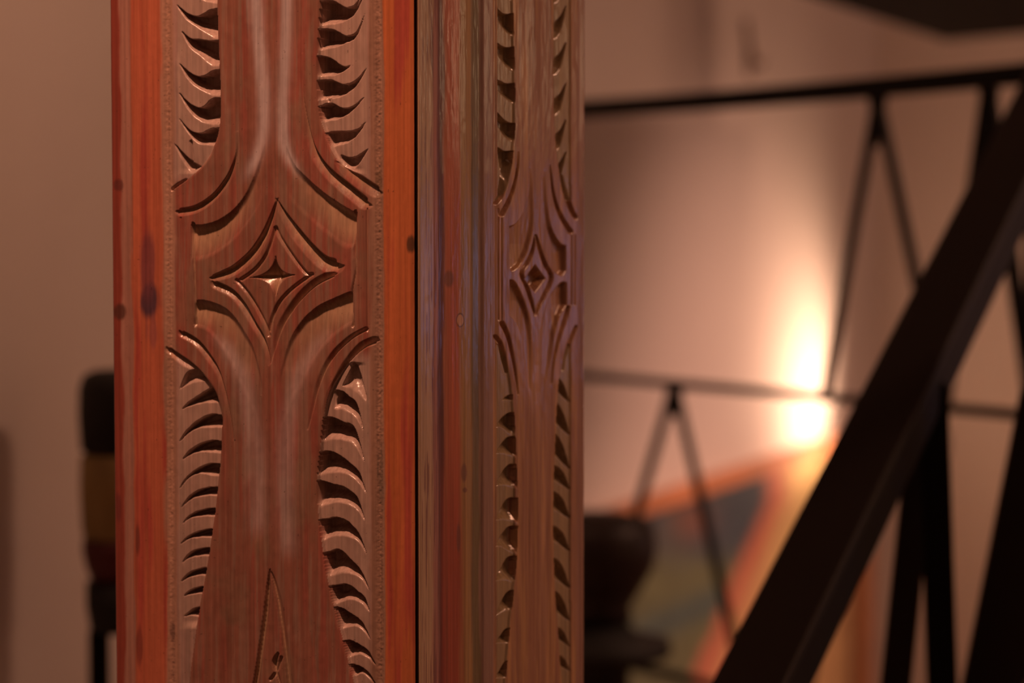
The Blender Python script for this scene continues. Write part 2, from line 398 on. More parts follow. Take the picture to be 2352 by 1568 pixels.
    Mh = [([(762, 896), (776, 897), (797, 909), (824, 946), (833, 986)], [(762, 942), (780, 942), (797, 947), (820, 966), (833, 988)]),
         ([(736, 958), (750, 958), (784, 969), (817, 992), (836, 1058)], [(736, 1016), (757, 1012), (784, 1012), (817, 1029), (836, 1060)]),
         ([(722, 1038), (757, 1038), (801, 1064), (827, 1092), (840, 1131)], [(722, 1097), (745, 1090), (771, 1087), (804, 1095), (827, 1115), (840, 1133)]),
         ([(716, 1100), (757, 1111), (797, 1124), (824, 1153), (837, 1194)], [(716, 1180), (735, 1166), (757, 1158), (797, 1160), (824, 1178), (837, 1196)]),
         ([(724, 1192), (737, 1193), (771, 1188), (804, 1204), (827, 1234), (840, 1271)], [(724, 1256), (745, 1240), (771, 1233), (804, 1236), (828, 1252), (840, 1273)]),
         ([(735, 1269), (750, 1268), (772, 1262), (806, 1288), (832, 1319), (847, 1354)], [(735, 1338), (752, 1328), (775, 1320), (806, 1320), (832, 1334), (847, 1356)]),
         ([(755, 1345), (772, 1344), (788, 1341), (820, 1358), (838, 1376), (848, 1404)], [(755, 1396), (775, 1387), (800, 1379), (828, 1386), (848, 1406)]),
         ([(765, 1394), (778, 1397), (806, 1412), (832, 1432), (850, 1467)], [(765, 1452), (791, 1444), (816, 1440), (836, 1452), (850, 1469)]),
         ([(785, 1470), (800, 1472), (825, 1482), (847, 1498), (861, 1527)], [(785, 1518), (803, 1510), (825, 1504), (847, 1514), (861, 1529)]),
         ([(795, 1524), (812, 1528), (832, 1534), (852, 1553), (862, 1574)], [(795, 1562), (811, 1555), (828, 1548), (847, 1558), (862, 1576)])]
    for u, r in Mh: b(u, r, 44, full=30, floor=.35)
    # column stands proud: cancel cuts inside it
    incol = np.where(Y < 600, (X > xl_u) & (X < xr_u) & (Y < 437), (X > xl_l) & (X < xr_l) & (Y > 800))
    R.cut = np.where(incol, 0, R.cut)
    base2 = np.where(inpk & ~incol, pk, 0)
    R.base -= base2
    R.tooth = (inpk & ~incol).astype(float)
    R.incol = incol
    # column level: outer field sits 2 below, column edge rounded
    ce = np.where(Y < 600, np.minimum(X - xl_u, xr_u - X), np.minimum(X - xl_l, xr_l - X))
    R.base += np.where(incol, 2 * ss(0, 6, ce) * np.maximum(1 - ss(370, 430, Y), ss(806, 880, Y)), 0)
    # --- grooves of the ogee bands
    g = R.gouge
    g([(415, 482), (450, 474), (490, 447), (524, 402), (543, 350), (546, 300)], [15, 14, 12, 10, 6, 4], [10, 13, 12, 9, 4, 2.5], steep=-1)
    g([(546, 300), (543, 200), (536, 100), (530, -70)], [4, 4, 4, 4], [2.5, 2.5, 2, 2])
    g([(692, 120), (694, 186), (699, 239), (713, 312), (731, 358), (761, 395), (800, 428), (837, 458)], [4, 5, 6, 10, 16, 20, 23, 24], [2, 4, 5, 8, 11, 13, 14, 14], steep=-1)
    g([(692, 120), (693, 60), (696, -70)], 4, 2)
    g([(775, 372), (800, 392), (830, 410), (862, 432)], [8, 18, 24, 22], [3, 8, 10, 10], steep=-1)
    g([(421, 764), (452, 783), (479, 815), (502, 852), (517, 900), (530, 960), (537, 1012)], [13, 13, 12, 9, 7, 5, 4], [13, 12, 9, 7, 5, 3, 3], steep=-1)
    g([(537, 1012), (538, 1085), (537, 1130)], 3.5, [3, 2, 0])
    g([(389, 802), (426, 827), (455, 849), (474, 872)], [12, 15, 10, 5], [12, 12, 8, 4], steep=-1)
    g([(840, 758), (808, 776), (773, 808), (749, 844), (731, 890), (718, 946), (708, 985)], [8, 9, 10, 10, 8, 6, 4], [10, 9, 8, 7, 6, 4, 2], steep=-1)
    g([(858, 787), (832, 799), (801, 829), (780, 858), (764, 890)], [15, 15, 11, 8, 6], [12, 11, 8, 6, 3], steep=-1)
    # --- scoops round the diamond
    R.scoop([(438, 516), (470, 515), (510, 500), (545, 470), (570, 432), (592, 380), (608, 330)], [(438, 604), (465, 600), (500, 583), (545, 545), (580, 500), (600, 465), (608, 440)],
            [(438, 26), (470, 24), (520, 19), (560, 13), (590, 8), (608, 4)])
    R.scoop([(655, 335), (672, 372), (700, 404), (740, 440), (780, 468), (817, 490)], [(655, 445), (671, 470), (704, 503), (751, 543), (797, 575), (817, 572)],
            [(655, 4), (672, 9), (704, 14), (751, 20), (800, 25), (817, 26)])
    R.scoop([(447, 690), (460, 689), (489, 695), (529, 718), (558, 758), (585, 812), (600, 870)], [(447, 752), (479, 767), (505, 800), (532, 846), (552, 890), (575, 940), (600, 1010)],
            [(447, 26), (470, 24), (505, 19), (532, 14), (560, 10), (585, 7), (600, 4)])
    R.scoop([(644, 850), (661, 790), (688, 742), (721, 709), (771, 683), (800, 671), (810, 668)], [(644, 1000), (670, 930), (698, 885), (714, 848), (738, 808), (771, 772), (810, 747)],
            [(644, 4), (665, 9), (698, 14), (730, 18), (771, 22), (810, 26)])
    g([(440, 517), (442, 600), (446, 690), (446, 745)], [8, 6, 5, 7], [14, 9, 7, 12], steep=1)
    g([(817, 488), (815, 570), (817, 620), (808, 680), (811, 748)], [7, 6, 4, 5, 6], [14, 8, 6, 8, 12], steep=-1)
    g([(841, 478), (842, 600), (843, 760)], [3, 3, 3], [6, 5, 6])
    g([(414, 500), (418, 640), (424, 760)], 3, 3)
    # shallow flutes up and down the column
    g([(594, -60), (600, 60), (606, 180), (600, 300), (575, 400)], [20, 22, 22, 24, 20], [3, 3.5, 4, 4, 0], soft=True, add=True)
    g([(664, -60), (656, 100), (648, 230), (652, 330), (690, 410)], [20, 20, 22, 24, 20], [3, 3, 4, 4, 0], soft=True, add=True)
    g([(560, 860), (580, 960), (588, 1080), (560, 1300), (520, 1568)], [28, 30, 30, 26, 24], [0, 3, 4, 3, 3], soft=True, add=True)
    g([(690, 860), (665, 960), (655, 1080), (680, 1300), (730, 1568)], [28, 30, 30, 26, 24], [0, 3, 4, 3, 3], soft=True, add=True)
    # --- outer diamond
    g([(490, 634), (515, 624), (540, 611), (575, 579), (602, 539), (621, 496), (635, 458)], [12, 17, 18, 18, 16, 12, 6], [10, 14, 14, 13, 12, 9, 3], steep=-1)
    g([(635, 458), (655, 491), (684, 530), (718, 569), (744, 593), (764, 601)], [6, 14, 22, 24, 26, 30], [3, 9, 13, 14, 16, 16], steep=-1)
    g([(497, 650), (532, 668), (558, 697), (582, 738), (602, 772), (615, 810), (618, 836)], [15, 15, 13, 12, 11, 8, 5], [14, 12, 11, 10, 8, 5, 2], steep=-1)
    g([(763, 634), (724, 654), (691, 684), (664, 720), (646, 752), (632, 795), (621, 834)], [15, 14, 14, 13, 12, 8, 5], [12, 12, 11, 10, 8, 5, 2], steep=-1)
    # --- inner diamond line
    for pl in ([(553, 642), (585, 619), (608, 589), (621, 559), (631, 524)], [(633, 523), (640, 540), (658, 569), (684, 606), (704, 629), (716, 630)],
               [(711, 633), (671, 662), (641, 694), (625, 728), (617, 760)], [(543, 644), (565, 669), (588, 705), (608, 745), (616, 770)]):
        g(pl, 5.5, 6.5)
    # --- star
    i = R.box(560, 690, 570, 705)
    X_, Y_ = X[i] - 632, Y[i] - 634
    ax = np.where(X_ < 0, 66, 52); ay = np.where(Y_ < 0, 60, 66)
    xx = np.abs(X_) / ax; yy = np.abs(Y_ + .06 * X_) / ay
    f = np.clip(1 - (np.sqrt(xx) + np.sqrt(yy)), -1, 1)
    R.cut[i] = np.maximum(R.cut[i], np.where(f > 0, 34 * f ** .8, 0))
    # --- bottom wedge
    g([(619, 1308), (614, 1344), (607, 1407), (593, 1514), (583, 1575)], [4, 9, 12, 13, 13], [3, 9, 12, 12, 12], steep=1)
    g([(620, 1310), (625, 1330), (637, 1385), (655, 1514), (662, 1575)], [3, 8, 12, 13, 13], [2, 7, 9, 9, 9], steep=1)
    g([(634, 1503), (628, 1520), (632, 1545), (640, 1575)], [8, 13, 8, 8], [8, 12, 8, 8], steep=1)
    g([(645, 1510), (635, 1540), (622, 1560)], 5, 7)
    # tool chatter and softly uneven flats
    fieldm = ss(398, 406, U) * (1 - ss(852, 862, U))
    R.base += (fnoise(X, Y, 46, 80, 11) - .5) * 3.0 * fieldm + (fnoise(X, Y, 9, 26, 12) - .5) * .9
    chip = (fnoise(X, Y, 6, 6, 31) - .5) * ss(4, 12, R.cut) * (.3 + 2.0 * R.cutmask)
    return R, R.base - R.cut + chip * 1.0

SR = lambda r, g, b: np.array([((c / 255 + .055) / 1.055) ** 2.4 if c > 10 else c / 3294 for c in (r, g, b)])
def alb(r, g, b, k=2.1):
    """photographed colour -> surface colour under the warm lamps"""
    return np.clip(SR(r, g, b) * k / np.array([1.0, 0.56, 0.36]), 0.003, .9)

def mixc(C, c, m): return C + (c[None, None, :] - C) * m[..., None]

def colour_left(X, Y, U, R):
    C = np.zeros(X.shape + (3,)); C[:] = alb(106, 52, 34)
    n1 = fnoise(X, Y, 20, 260, 41); n2 = fnoise(X, Y, 8, 150, 44); n3 = fnoise(X, Y, 60, 90, 47)
    C = mixc(C, alb(116, 46, 31), ss(.45, .68, n1) * .6)
    C = mixc(C, alb(108, 66, 46), ss(.45, .7, n2) * .6)
    C = mixc(C, alb(100, 62, 40), ss(.5, .75, n3) * .4)
    # pale wash left in the flutes and hollows
    def streak(pts, w, c, a):
        nonlocal C
        xc = yint(Y, pts); lo = min(p[1] for p in pts); hi = max(p[1] for p in pts)
        m = np.exp(-((X - xc + (n2 - .5) * 12) / w) ** 2) * ss(lo - 20, lo + 30, Y) * (1 - ss(hi - 60, hi, Y)) * (.6 + .8 * n1) * a
        C = mixc(C, c, np.clip(m, 0, 1))
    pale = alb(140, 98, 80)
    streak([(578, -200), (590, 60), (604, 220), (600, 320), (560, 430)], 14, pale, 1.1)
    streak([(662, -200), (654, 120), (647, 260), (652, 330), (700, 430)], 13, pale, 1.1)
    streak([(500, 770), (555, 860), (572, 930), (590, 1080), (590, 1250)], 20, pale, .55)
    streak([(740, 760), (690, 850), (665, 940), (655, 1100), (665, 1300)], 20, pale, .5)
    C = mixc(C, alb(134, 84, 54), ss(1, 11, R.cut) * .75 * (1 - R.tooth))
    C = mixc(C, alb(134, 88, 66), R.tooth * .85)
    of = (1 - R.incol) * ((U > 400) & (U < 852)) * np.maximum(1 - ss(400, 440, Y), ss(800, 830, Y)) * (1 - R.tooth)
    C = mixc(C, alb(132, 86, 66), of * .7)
    # edge bands
    w = (fnoise(U, Y, 14, 130, 51) - .5) * 14
    V = U + w
    def band(a, b, c, s=3): 
        nonlocal C
        C = mixc(C, c, ss(a - s, a + s, V) * (1 - ss(b - s, b + s, V)))
    band(200, 283, alb(104, 36, 22)); band(281, 306, alb(124, 68, 48), 4)
    band(304, 378, alb(138, 58, 33)); band(376, 402, alb(130, 76, 52), 5)
    band(850, 884, alb(116, 68, 46), 5); band(882, 1000, alb(140, 60, 28))
    red = (ss(306, 312, V) * (1 - ss(372, 378, V)) + ss(884, 890, V))
    C = mixc(C, alb(126, 42, 28), red * ss(.45, .7, fnoise(U, Y, 24, 420, 55)) * .9)
    # knots and dark grain
    def knot(x, y, rx, ry, c, a, tail=0):
        nonlocal C
        r = np.hypot((X - x + (n2 - .5) * 16) / rx, (Y - y) / ry)
        C = mixc(C, c, (1 - ss(.55, 1.1, r)) * a)
    knot(345, 690, 26, 48, alb(52, 28, 30), .92); knot(338, 610, 22, 95, alb(88, 36, 32), .75); knot(352, 760, 14, 50, alb(100, 44, 36), .6)
    knot(274, 716, 15, 22, alb(60, 26, 16), .85); knot(270, 425, 12, 16, alb(66, 26, 18), .7); knot(944, 560, 9, 24, alb(60, 30, 16), .9)
    knot(320, 1480, 10, 60, alb(86, 30, 20), .7); knot(272, 1165, 10, 40, alb(76, 26, 20), .6); knot(318, 1240, 6, 40, alb(84, 34, 22), .7)
    knot(395, 1450, 12, 24, alb(80, 44, 30), .7); knot(872, 1090, 6, 90, alb(70, 48, 34), .5)
    knot(868, 420, 9, 40, alb(88, 52, 32), .7)
    # pits
    p = vnoise(X, Y, 4, 5, 61); C = mixc(C, alb(40, 20, 14), ss(.965, .99, p) * .7)
    return C

# ------------------------------------------------------------------ carving of the receding (right) face
def carve_right(X, Y, U):
    R = Relief(X, Y)
    wob = (vnoise(U, Y, 20, 160, 103) - .5) * 2
    prof = np.interp(U + wob * .4, [962, 964, 998, 1002, 1016, 1026, 1040, 1056, 1070, 1082, 1090, 1104, 1107, 1112, 1132, 1136, 1140, 1146, 1328, 1331, 1341, 1344],
                     [-2, 1, -1.5, -3, -6, -5, -2.5, -1, 0, -2, -5, -6, -5, -.6, 0, -4, -4, -1, -1, -2, 0, -3])
    R.base += prof
    xl_u = yint(Y, [(1178, -60), (1179, 0), (1181, 100), (1183, 200), (1183, 300), (1179, 350), (1173, 400), (1161, 440), (1141, 468)])
    xr_u = yint(Y, [(1272, -60), (1272, 100), (1272, 220), (1275, 300), (1282, 370), (1291, 420), (1307, 474), (1326, 512)])
    xl_l = yint(Y, [(1138, 770), (1156, 801), (1167, 838), (1175, 880), (1180, 930), (1184, 1000), (1187, 1080), (1190, 1150), (1189, 1230), (1186, 1300), (1179, 1370), (1172, 1440), (1165, 1520), (1158, 1620)])
    xr_l = yint(Y, [(1326, 746), (1306, 793), (1293, 835), (1286, 868), (1281, 920), (1277, 1000), (1274, 1070), (1272, 1180), (1273, 1280), (1277, 1370), (1283, 1450), (1290, 1560), (1294, 1620)])
    P = 4.0
    incol = np.where(Y < 600, (X > xl_u) & (X < xr_u) & (Y < 512), (X > xl_l) & (X < xr_l) & (Y > 746))
    inpk = ((X > 1144) & (X < 1184) | (X > 1272) & (X < 1312)) & ((Y < 460) | (Y > 790)) & ~incol
    R.tooth = inpk.astype(float); R.incol = incol
    b = R.bite; D = 13
    A = [([(1144, 17), (1159, 30), (1190, 27)], [(1144, 40), (1160, 66), (1190, 96)]),
         ([(1144, 98), (1163, 108), (1190, 105)], [(1144, 122), (1163, 150), (1190, 172)]),
         ([(1145, 182), (1165, 191), (1192, 188)], [(1145, 206), (1168, 230), (1192, 246)]),
         ([(1146, 258), (1166, 278), (1192, 282)], [(1146, 290), (1166, 318), (1192, 330)]),
         ([(1147, 338), (1160, 346), (1180, 345)], [(1147, 352), (1158, 420), (1180, 372)]),
         ([(1144, -62), (1159, -50), (1190, -52)], [(1144, -40), (1160, -12), (1190, 12)])]
    for u, r in A: b(u, r, D, drop=3, full=22)
    for y in (-30, 52, 135, 228, 312, 385):
        b([(1262, y), (1276, y - 2), (1290, y - 14), (1304, y - 40)], [(1262, y + 40), (1276, y + 40), (1290, y + 26), (1304, y - 34)], D, drop=3, full=22)
    Lc = [(905, 938, 925), (946, 979, 1000), (1002, 1040, 1051), (1067, 1114, 1123), (1144, 1193, 1202), (1209, 1253, 1272), (1279, 1332, 1341), (1358, 1413, 1409), (1439, 1476, 1485), (1511, 1556, 1568)]
    for t, l, bt in Lc:
        b([(1142, l), (1150, (l * 2 + t) / 3), (1165, t + 6), (1198, t - 2)], [(1142, l + 2), (1156, min(bt, l) - 1 + (bt - l) * .2), (1170, bt - 6), (1198, bt + 6)], D, drop=3, full=26)
    Rc = [(861, 924, 905), (921, 998, 984), (996, 1077, 1058), (1067, 1123, 1114), (1128, 1190, 1181), (1207, 1265, 1253), (1281, 1351, 1341), (1355, 1425, 1416), (1434, 1485, 1471), (1499, 1540, 1532)]
    for t, tip, bt in Rc:
        b([(1262, t - 2), (1282, t + 4), (1298, (t + tip) / 2 - 8), (1312, tip)], [(1262, bt), (1280, bt - 6), (1296, (bt + tip) / 2 - 2), (1312, tip + 2)], D, drop=3, full=28)
    R.cut = np.where(incol, 0, R.cut)
    ed = np.where(Y < 600, np.minimum(np.abs(X - xl_u), np.abs(X - xr_u)), np.minimum(np.abs(X - xl_l), np.abs(X - xr_l)))
    R.base -= np.where(inpk, P * ss(0, 4, ed), 0)
    g = R.gouge
    # pocket ends
    g([(1141, 466), (1152, 446), (1160, 400), (1166, 362)], [5, 7, 8, 5], [7, 8, 8, 5])
    g([(1292, 405), (1300, 440), (1312, 478), (1324, 500)], [5, 7, 6, 5], [6, 7, 7, 6])
    g([(1192, 350), (1190, 385), (1182, 425), (1170, 460), (1153, 492)], [2, 3, 4, 5, 7], [2, 5, 6, 8, 8], steep=None)
    g([(1264, 380), (1270, 430), (1279, 470), (1293, 503), (1312, 532)], [2, 3, 4, 5, 6], [2, 5, 6, 7, 8])
    g([(1154, 742), (1166, 768), (1175, 802), (1184, 850), (1191, 905)], [6, 5, 4, 3, 2], [9, 7, 6, 5, 2])
    g([(1140, 772), (1152, 792), (1160, 825), (1166, 855)], [4, 5, 5, 3], [6, 6, 6, 3])
    g([(1306, 706), (1296, 742), (1284, 780), (1273, 830), (1268, 880)], [5, 5, 4, 3, 2], [7, 7, 6, 4, 2])
    g([(1324, 750), (1310, 786), (1300, 820), (1296, 850)], [4, 5, 5, 3], [6, 6, 5, 3])
    # frames beside the diamond
    for x in (1146, 1153.5): g([(x, 480), (x, 600), (x + .5, 735)], 1.6, 3)
    for x in (1314, 1322): g([(x, 540), (x, 620), (x - 1, 700)], 1.6, 3)
    # hollows round the diamond: broad, deep at the outer wall
    def hollow(poly, D, wallx, deep):
        xs = [p[0] for p in poly]; ys = [p[1] for p in poly]
        i = R.box(min(xs) - 1, max(xs) + 1, min(ys) - 1, max(ys) + 1)
        x, y = X[i], Y[i]; n = len(poly); ins = np.zeros(x.shape, bool); dist = np.full(x.shape, 1e9)
        for k in range(n):
            ax, ay = poly[k]; bx, by = poly[(k + 1) % n]
            c = ((ay > y) != (by > y)) & (x < (bx - ax) * (y - ay) / (by - ay + 1e-9) + ax); ins ^= c
            dx, dy = (bx - ax), (by - ay); t = np.clip(((x - ax) * dx + (y - ay) * dy) / (dx * dx + dy * dy + 1e-9), 0, 1)
            dist = np.minimum(dist, np.hypot(x - ax - t * dx, y - ay - t * dy))
        d = D * ss(0, 7, dist)
        f = np.clip(1 - np.abs(x - wallx) / 95, .25, 1) * np.clip(1 - np.abs(y - deep) / 260, .15, 1)
        R.cut[i] = np.maximum(R.cut[i], np.where(ins, d * f, 0))
    hollow(densify([(1170, 519), (1186, 512), (1201, 488), (1211, 450), (1214, 400), (1218, 380), (1224, 420), (1227, 500), (1223, 540), (1212, 580), (1195, 612), (1176, 624), (1171, 610)], 3), 11, 1170, 560)
    hollow(densify([(1302, 563), (1288, 557), (1268, 520), (1258, 455), (1254, 400), (1248, 390), (1240, 430), (1238, 510), (1243, 560), (1254, 590), (1270, 620), (1290, 634), (1302, 622)], 3), 11, 1302, 580)
    hollow(densify([(1171, 641), (1184, 646), (1203, 682), (1216, 722), (1222, 760), (1225, 850), (1216, 900), (1208, 860), (1203, 815), (1198, 772), (1186, 741), (1171, 724)], 3), 11, 1170, 690)
    hollow(densify([(1304, 648), (1288, 648), (1262, 682), (1249, 722), (1243, 760), (1240, 850), (1248, 900), (1262, 850), (1268, 815), (1276, 768), (1288, 726), (1304, 700)], 3), 11, 1302, 680)
    # diamond: groove between two ridges, sunk heart
    dia = [(1230, 540), (1223, 578), (1212, 604), (1199, 628), (1211, 658), (1221, 690), (1230, 724)]
    g(dia, [2, 4, 5, 5, 5, 4, 2], [3, 7, 8, 8, 8, 7, 3])
    g([(1232, 540), (1240, 568), (1252, 604), (1267, 638), (1250, 680), (1240, 700), (1231, 724)], [2, 4, 5, 5, 5, 4, 2], [3, 7, 8, 8, 8, 7, 3])
    i = R.box(1200, 1262, 598, 682)
    f = 1 - (np.abs(X[i] - 1230) / 25 + np.abs(Y[i] - 640) / 34)
    R.cut[i] = np.maximum(R.cut[i], np.where(f > 0, 15 * ss(0, .5, f), 0))
    g([(1225, -60), (1226, 100), (1226, 300)], 20, [-2.5, -2.5, 0], soft=True, add=True)
    g([(1236, 900), (1234, 1200), (1232, 1568)], 26, [0, -2, -2], soft=True, add=True)
    R.cut *= 1.5
    R.base += (fnoise(X, Y, 20, 90, 111) - .5) * 1.2 * ss(1140, 1150, U) + (fnoise(X, Y, 5, 40, 112) - .5) * 1.0
    return R, R.base - R.cut

def colour_right(X, Y, U, R):
    C = np.zeros(X.shape + (3,)); k = 2.3
    C[:] = alb(112, 62, 38, k)
    n1 = fnoise(X, Y, 10, 300, 141); n2 = fnoise(X, Y, 4, 160, 144)
    C = mixc(C, alb(128, 74, 40, k), ss(.42, .65, n1) * .8)
    C = mixc(C, alb(96, 50, 32, k), ss(.45, .7, n2) * .6)
    C = mixc(C, alb(104, 72, 44, k), R.tooth * .7)
    V = U + (fnoise(U, Y, 8, 170, 151) - .5) * 10
    def band(a, b, c, s=3):
        nonlocal C
        C = mixc(C, c, ss(a - s, a + s, V) * (1 - ss(b - s, b + s, V)))
    band(900, 998, alb(128, 82, 54, k), 2); band(996, 1014, alb(116, 60, 44, k), 5)
    band(1010, 1026, alb(64, 20, 16, k), 4); band(1026, 1058, alb(128, 50, 26, k), 7)
    band(1058, 1088, alb(112, 66, 32, k), 7); band(1086, 1108, alb(78, 50, 26, k), 4); band(1106, 1136, alb(104, 62, 44, k), 3)
    band(1326, 1400, alb(104, 58, 40, k), 3)
    low = ss(950, 1250, Y) * ss(1010, 1020, V) * (1 - ss(1050, 1075, V))
    C = mixc(C, alb(104, 32, 18, k), low * .7)
    gr = ss(964, 970, U) * (1 - ss(1010, 1022, U)) * ss(.62, .74, vnoise(X, Y, 2.4, 110, 161)) * .7
    C = mixc(C, alb(80, 34, 28, k), gr)
    r = np.hypot((X - 1058) / 8, (Y - 735) / 15); C = mixc(C, alb(140, 84, 50, k), (1 - ss(.7, 1, r)) * .8)
    C = mixc(C, alb(50, 26, 16, k), np.exp(-((r - 1.0) / .12) ** 2) * .8)
    for (x, y, rx, ry) in ((1034, 640, 12, 22), (1066, 1085, 8, 24), (1068, 1125, 6, 7), (1054, 1235, 5, 40)):
        r = np.hypot((X - x) / rx, (Y - y) / ry); C = mixc(C, alb(74, 34, 24, k), (1 - ss(.6, 1.1, r)) * .7)
    return C

# ------------------------------------------------------------------ the pillar
ALPHA = math.radians(28.5)
CO = Vector(((956 - 1176) / F * 1.5, 1.5, 0))                       # front corner in plan
DL_, DR_ = Vector((-math.cos(ALPHA), math.sin(ALPHA), 0)), Vector((math.sin(ALPHA), math.cos(ALPHA), 0))
NL, NR = -DR_, -DL_                                                   # outward normals of the two faces
WID, UNIT = 0.2485, 0.000284
pillar = empty('carved_pillar', (CO.x + (DL_.x + DR_.x) * WID / 2, CO.y + (DL_.y + DR_.y) * WID / 2, 0),
               'reddish brown carved square wooden pillar in focus with diamonds and hooked cuts', 'pillar')
PH = CEIL - 0.002
def board(name, along, normal, carve, colour, umid_px, material, step, g0, g1, thick=0.022):
    # across: u measured from the corner
    k = lambda px: None
    us = []
    # sample evenly in the picture between the two edges
    def u_of(px):
        t = (px - 1176) / F
        return (t * CO.y - CO.x) / (along.x - t * along.y)
    pxs = np.arange(g0, g1 + step * .5, step)
    us = np.array([u_of(p) for p in pxs])
    # heights: dense rows in view, sparse beyond
    zin0, zin1 = 1.5 - 0.36, 1.5 + 0.20
    dz = step * UNIT * 1.02
    zs = np.concatenate([np.arange(0.002, zin0, dz * 9), np.arange(zin0, zin1, dz), np.arange(zin1, PH, dz * 9), [PH]])
    UU, ZZ = np.meshgrid(us, zs)
    x = CO.x + along.x * UU; y = CO.y + along.y * UU
    X, Y = proj(x, y, ZZ)
    Xm, Ym = proj(x, y, np.full_like(ZZ, 1.5 - 0.082))
    U = Xm                                                    # position across the board, in picture units at mid height
    Yf = np.where(Y < -10, np.mod(Y, 1040), np.where(Y > 1580, 530 + np.mod(Y - 1568, 1038), Y))
    Xf = np.where((Y < -60) | (Y > 1640), U, X)
    R, Hh = carve(Xf, Yf, U)
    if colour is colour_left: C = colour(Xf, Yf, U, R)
    else: C = colour(Xf, Yf, U, R)
    d = Hh * UNIT
    x = x + normal.x * d; y = y + normal.y * d
    nr, nc = UU.shape
    co = np.stack([x, y, ZZ], -1).reshape(-1, 3)
    idx = np.arange(nr * nc).reshape(nr, nc)
    q = np.stack([idx[:-1, :-1], idx[:-1, 1:], idx[1:, 1:], idx[1:, :-1]], -1).reshape(-1, 4)
    # mitred edges and a back sheet
    back = []
    for ci, du in ((0, 1), (nc - 1, -1)):
        s = 1 if us[-1] > us[0] else -1
        uu = us[ci] + (thick if (us[ci] < WID / 2) else -thick)
        bx = CO.x + along.x * uu - normal.x * thick; by = CO.y + along.y * uu - normal.y * thick
        back.append(np.stack([np.full(nr, bx), np.full(nr, by), zs], -1))
    base = nr * nc
    co = np.concatenate([co] + back)
    bi = [base + np.arange(nr), base + nr + np.arange(nr)]
    e0 = np.stack([bi[0][:-1], idx[:-1, 0], idx[1:, 0], bi[0][1:]], -1)
    e1 = np.stack([idx[:-1, -1], bi[1][:-1], bi[1][1:], idx[1:, -1]], -1)
    bk = np.stack([bi[1][:-1], bi[0][:-1], bi[0][1:], bi[1][1:]], -1)
    nf = len(q)
    q = np.concatenate([q, e0, e1, bk])
    nrm = np.cross(co[q[0, 1]] - co[q[0, 0]], co[q[0, 3]] - co[q[0, 0]])
    if np.dot(nrm, np.array(normal)) < 0: q = q[:, ::-1]
    me = bpy.data.meshes.new(name)
    me.vertices.add(len(co)); me.vertices.foreach_set('co', co.astype(np.float32).ravel())
    me.loops.add(q.size); me.loops.foreach_set('vertex_index', q.astype(np.int32).ravel())
    me.polygons.add(len(q)); me.polygons.foreach_set('loop_start', np.arange(0, q.size, 4, dtype=np.int32))
    me.polygons.foreach_set('loop_total', np.full(len(q), 4, np.int32))
    sm = np.zeros(len(q), bool); sm[:nf] = True
    me.polygons.foreach_set('use_smooth', sm)
    me.update(calc_edges=True)
    ca = np.ones((len(co), 4), np.float32); ca[:base, :3] = C.reshape(-1, 3); ca[base:, :3] = (0.03, 0.015, 0.01)
    a = me.color_attributes.new('wood', 'FLOAT_COLOR', 'POINT'); a.data.foreach_set('color', ca.ravel())
    o = link(name, me, material, pillar)
    return o
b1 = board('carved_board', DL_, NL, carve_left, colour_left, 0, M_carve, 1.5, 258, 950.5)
b1['label'] = 'broad orange red carved face with large diamond'
b2 = board('carved_board', DR_, NR, carve_right, colour_right, 0, M_carve2, 1.3, 962, 1343)
b2['label'] = 'narrow browner carved face with bluish sheen'
# plain boards on the two hidden faces, and the core
def plan_prism(name, pts, z0, z1, m, parent, bev=0.0):
    bm = bmesh.new()
    vs0 = [bm.verts.new((p.x, p.y, z0)) for p in pts]; vs1 = [bm.verts.new((p.x, p.y, z1)) for p in pts]
    n = len(pts); bm.faces.new(vs0[::-1]); bm.faces.new(vs1)
    for k in range(n): bm.faces.new((vs0[k], vs0[(k + 1) % n], vs1[(k + 1) % n], vs1[k]))
    return from_bm(name, bm, m, parent)
def pc(a, b): return CO + DL_ * a + DR_ * b
Wd, T = WID - .002, 0.022
plan_prism('plain_board', [pc(Wd - T, T), pc(Wd, 0.0035), pc(Wd, Wd), pc(Wd - T, Wd - T)], .002, PH, M_plain, pillar)
plan_prism('plain_board', [pc(T, Wd - T), pc(0.0035, Wd), pc(Wd - .001, Wd), pc(Wd - T, Wd - T - .001)], .002, PH, M_plain, pillar)
plan_prism('core', [pc(T + .0005, T + .0005), pc(Wd - T - .001, T + .0005), pc(Wd - T - .001, Wd - T - .001), pc(T + .0005, Wd - T - .001)], .002, PH, M_core, pillar)

# ------------------------------------------------------------------ iron railing behind, running away to the left
RK = 1.12
RA, RB = Vector((0.112, 3.51, 0)) * RK, Vector((0.624, 2.80, 0)) * RK
def rp(t, z): p = RA + (RB - RA) * t; return Vector((p.x, p.y, z))
def zrow(t, py):                                     # height on the railing plane seen at picture row py
    p = rp(t, 0); d = FWD + UP * ((784 - py) / F)
    return CAM.z + d.z / d.y * p.y
RS = (RB - RA).normalized()
zt, zm, zb = 1.5 + 0.170 * RK, 1.5 - 0.2365 * RK, 1.5 - 0.665 * RK
rail = empty('iron_railing', (RB.x, RB.y, 0), 'thin black iron railing with zigzag bars between horizontal rails behind the pillar', 'railing')
NRM = RS.cross(Vector((0, 0, 1)))
t0, t1 = -0.12, 1.03
bm = bmesh.new()                                       # the top rail sweeps gently upwards
tops = [rp(t0 + (t1 - t0) * k / 14, 0) for k in range(15)]
for k, p in enumerate(tops):
    t = t0 + (t1 - t0) * k / 14; p.z = zt + 0.012 * max(0, t - .1) ** 2 
for k in range(14): bar(bm, tops[k], tops[k + 1] + (tops[k + 1] - tops[k]).normalized() * .002, .018, .0295, side=NRM, bev=0)
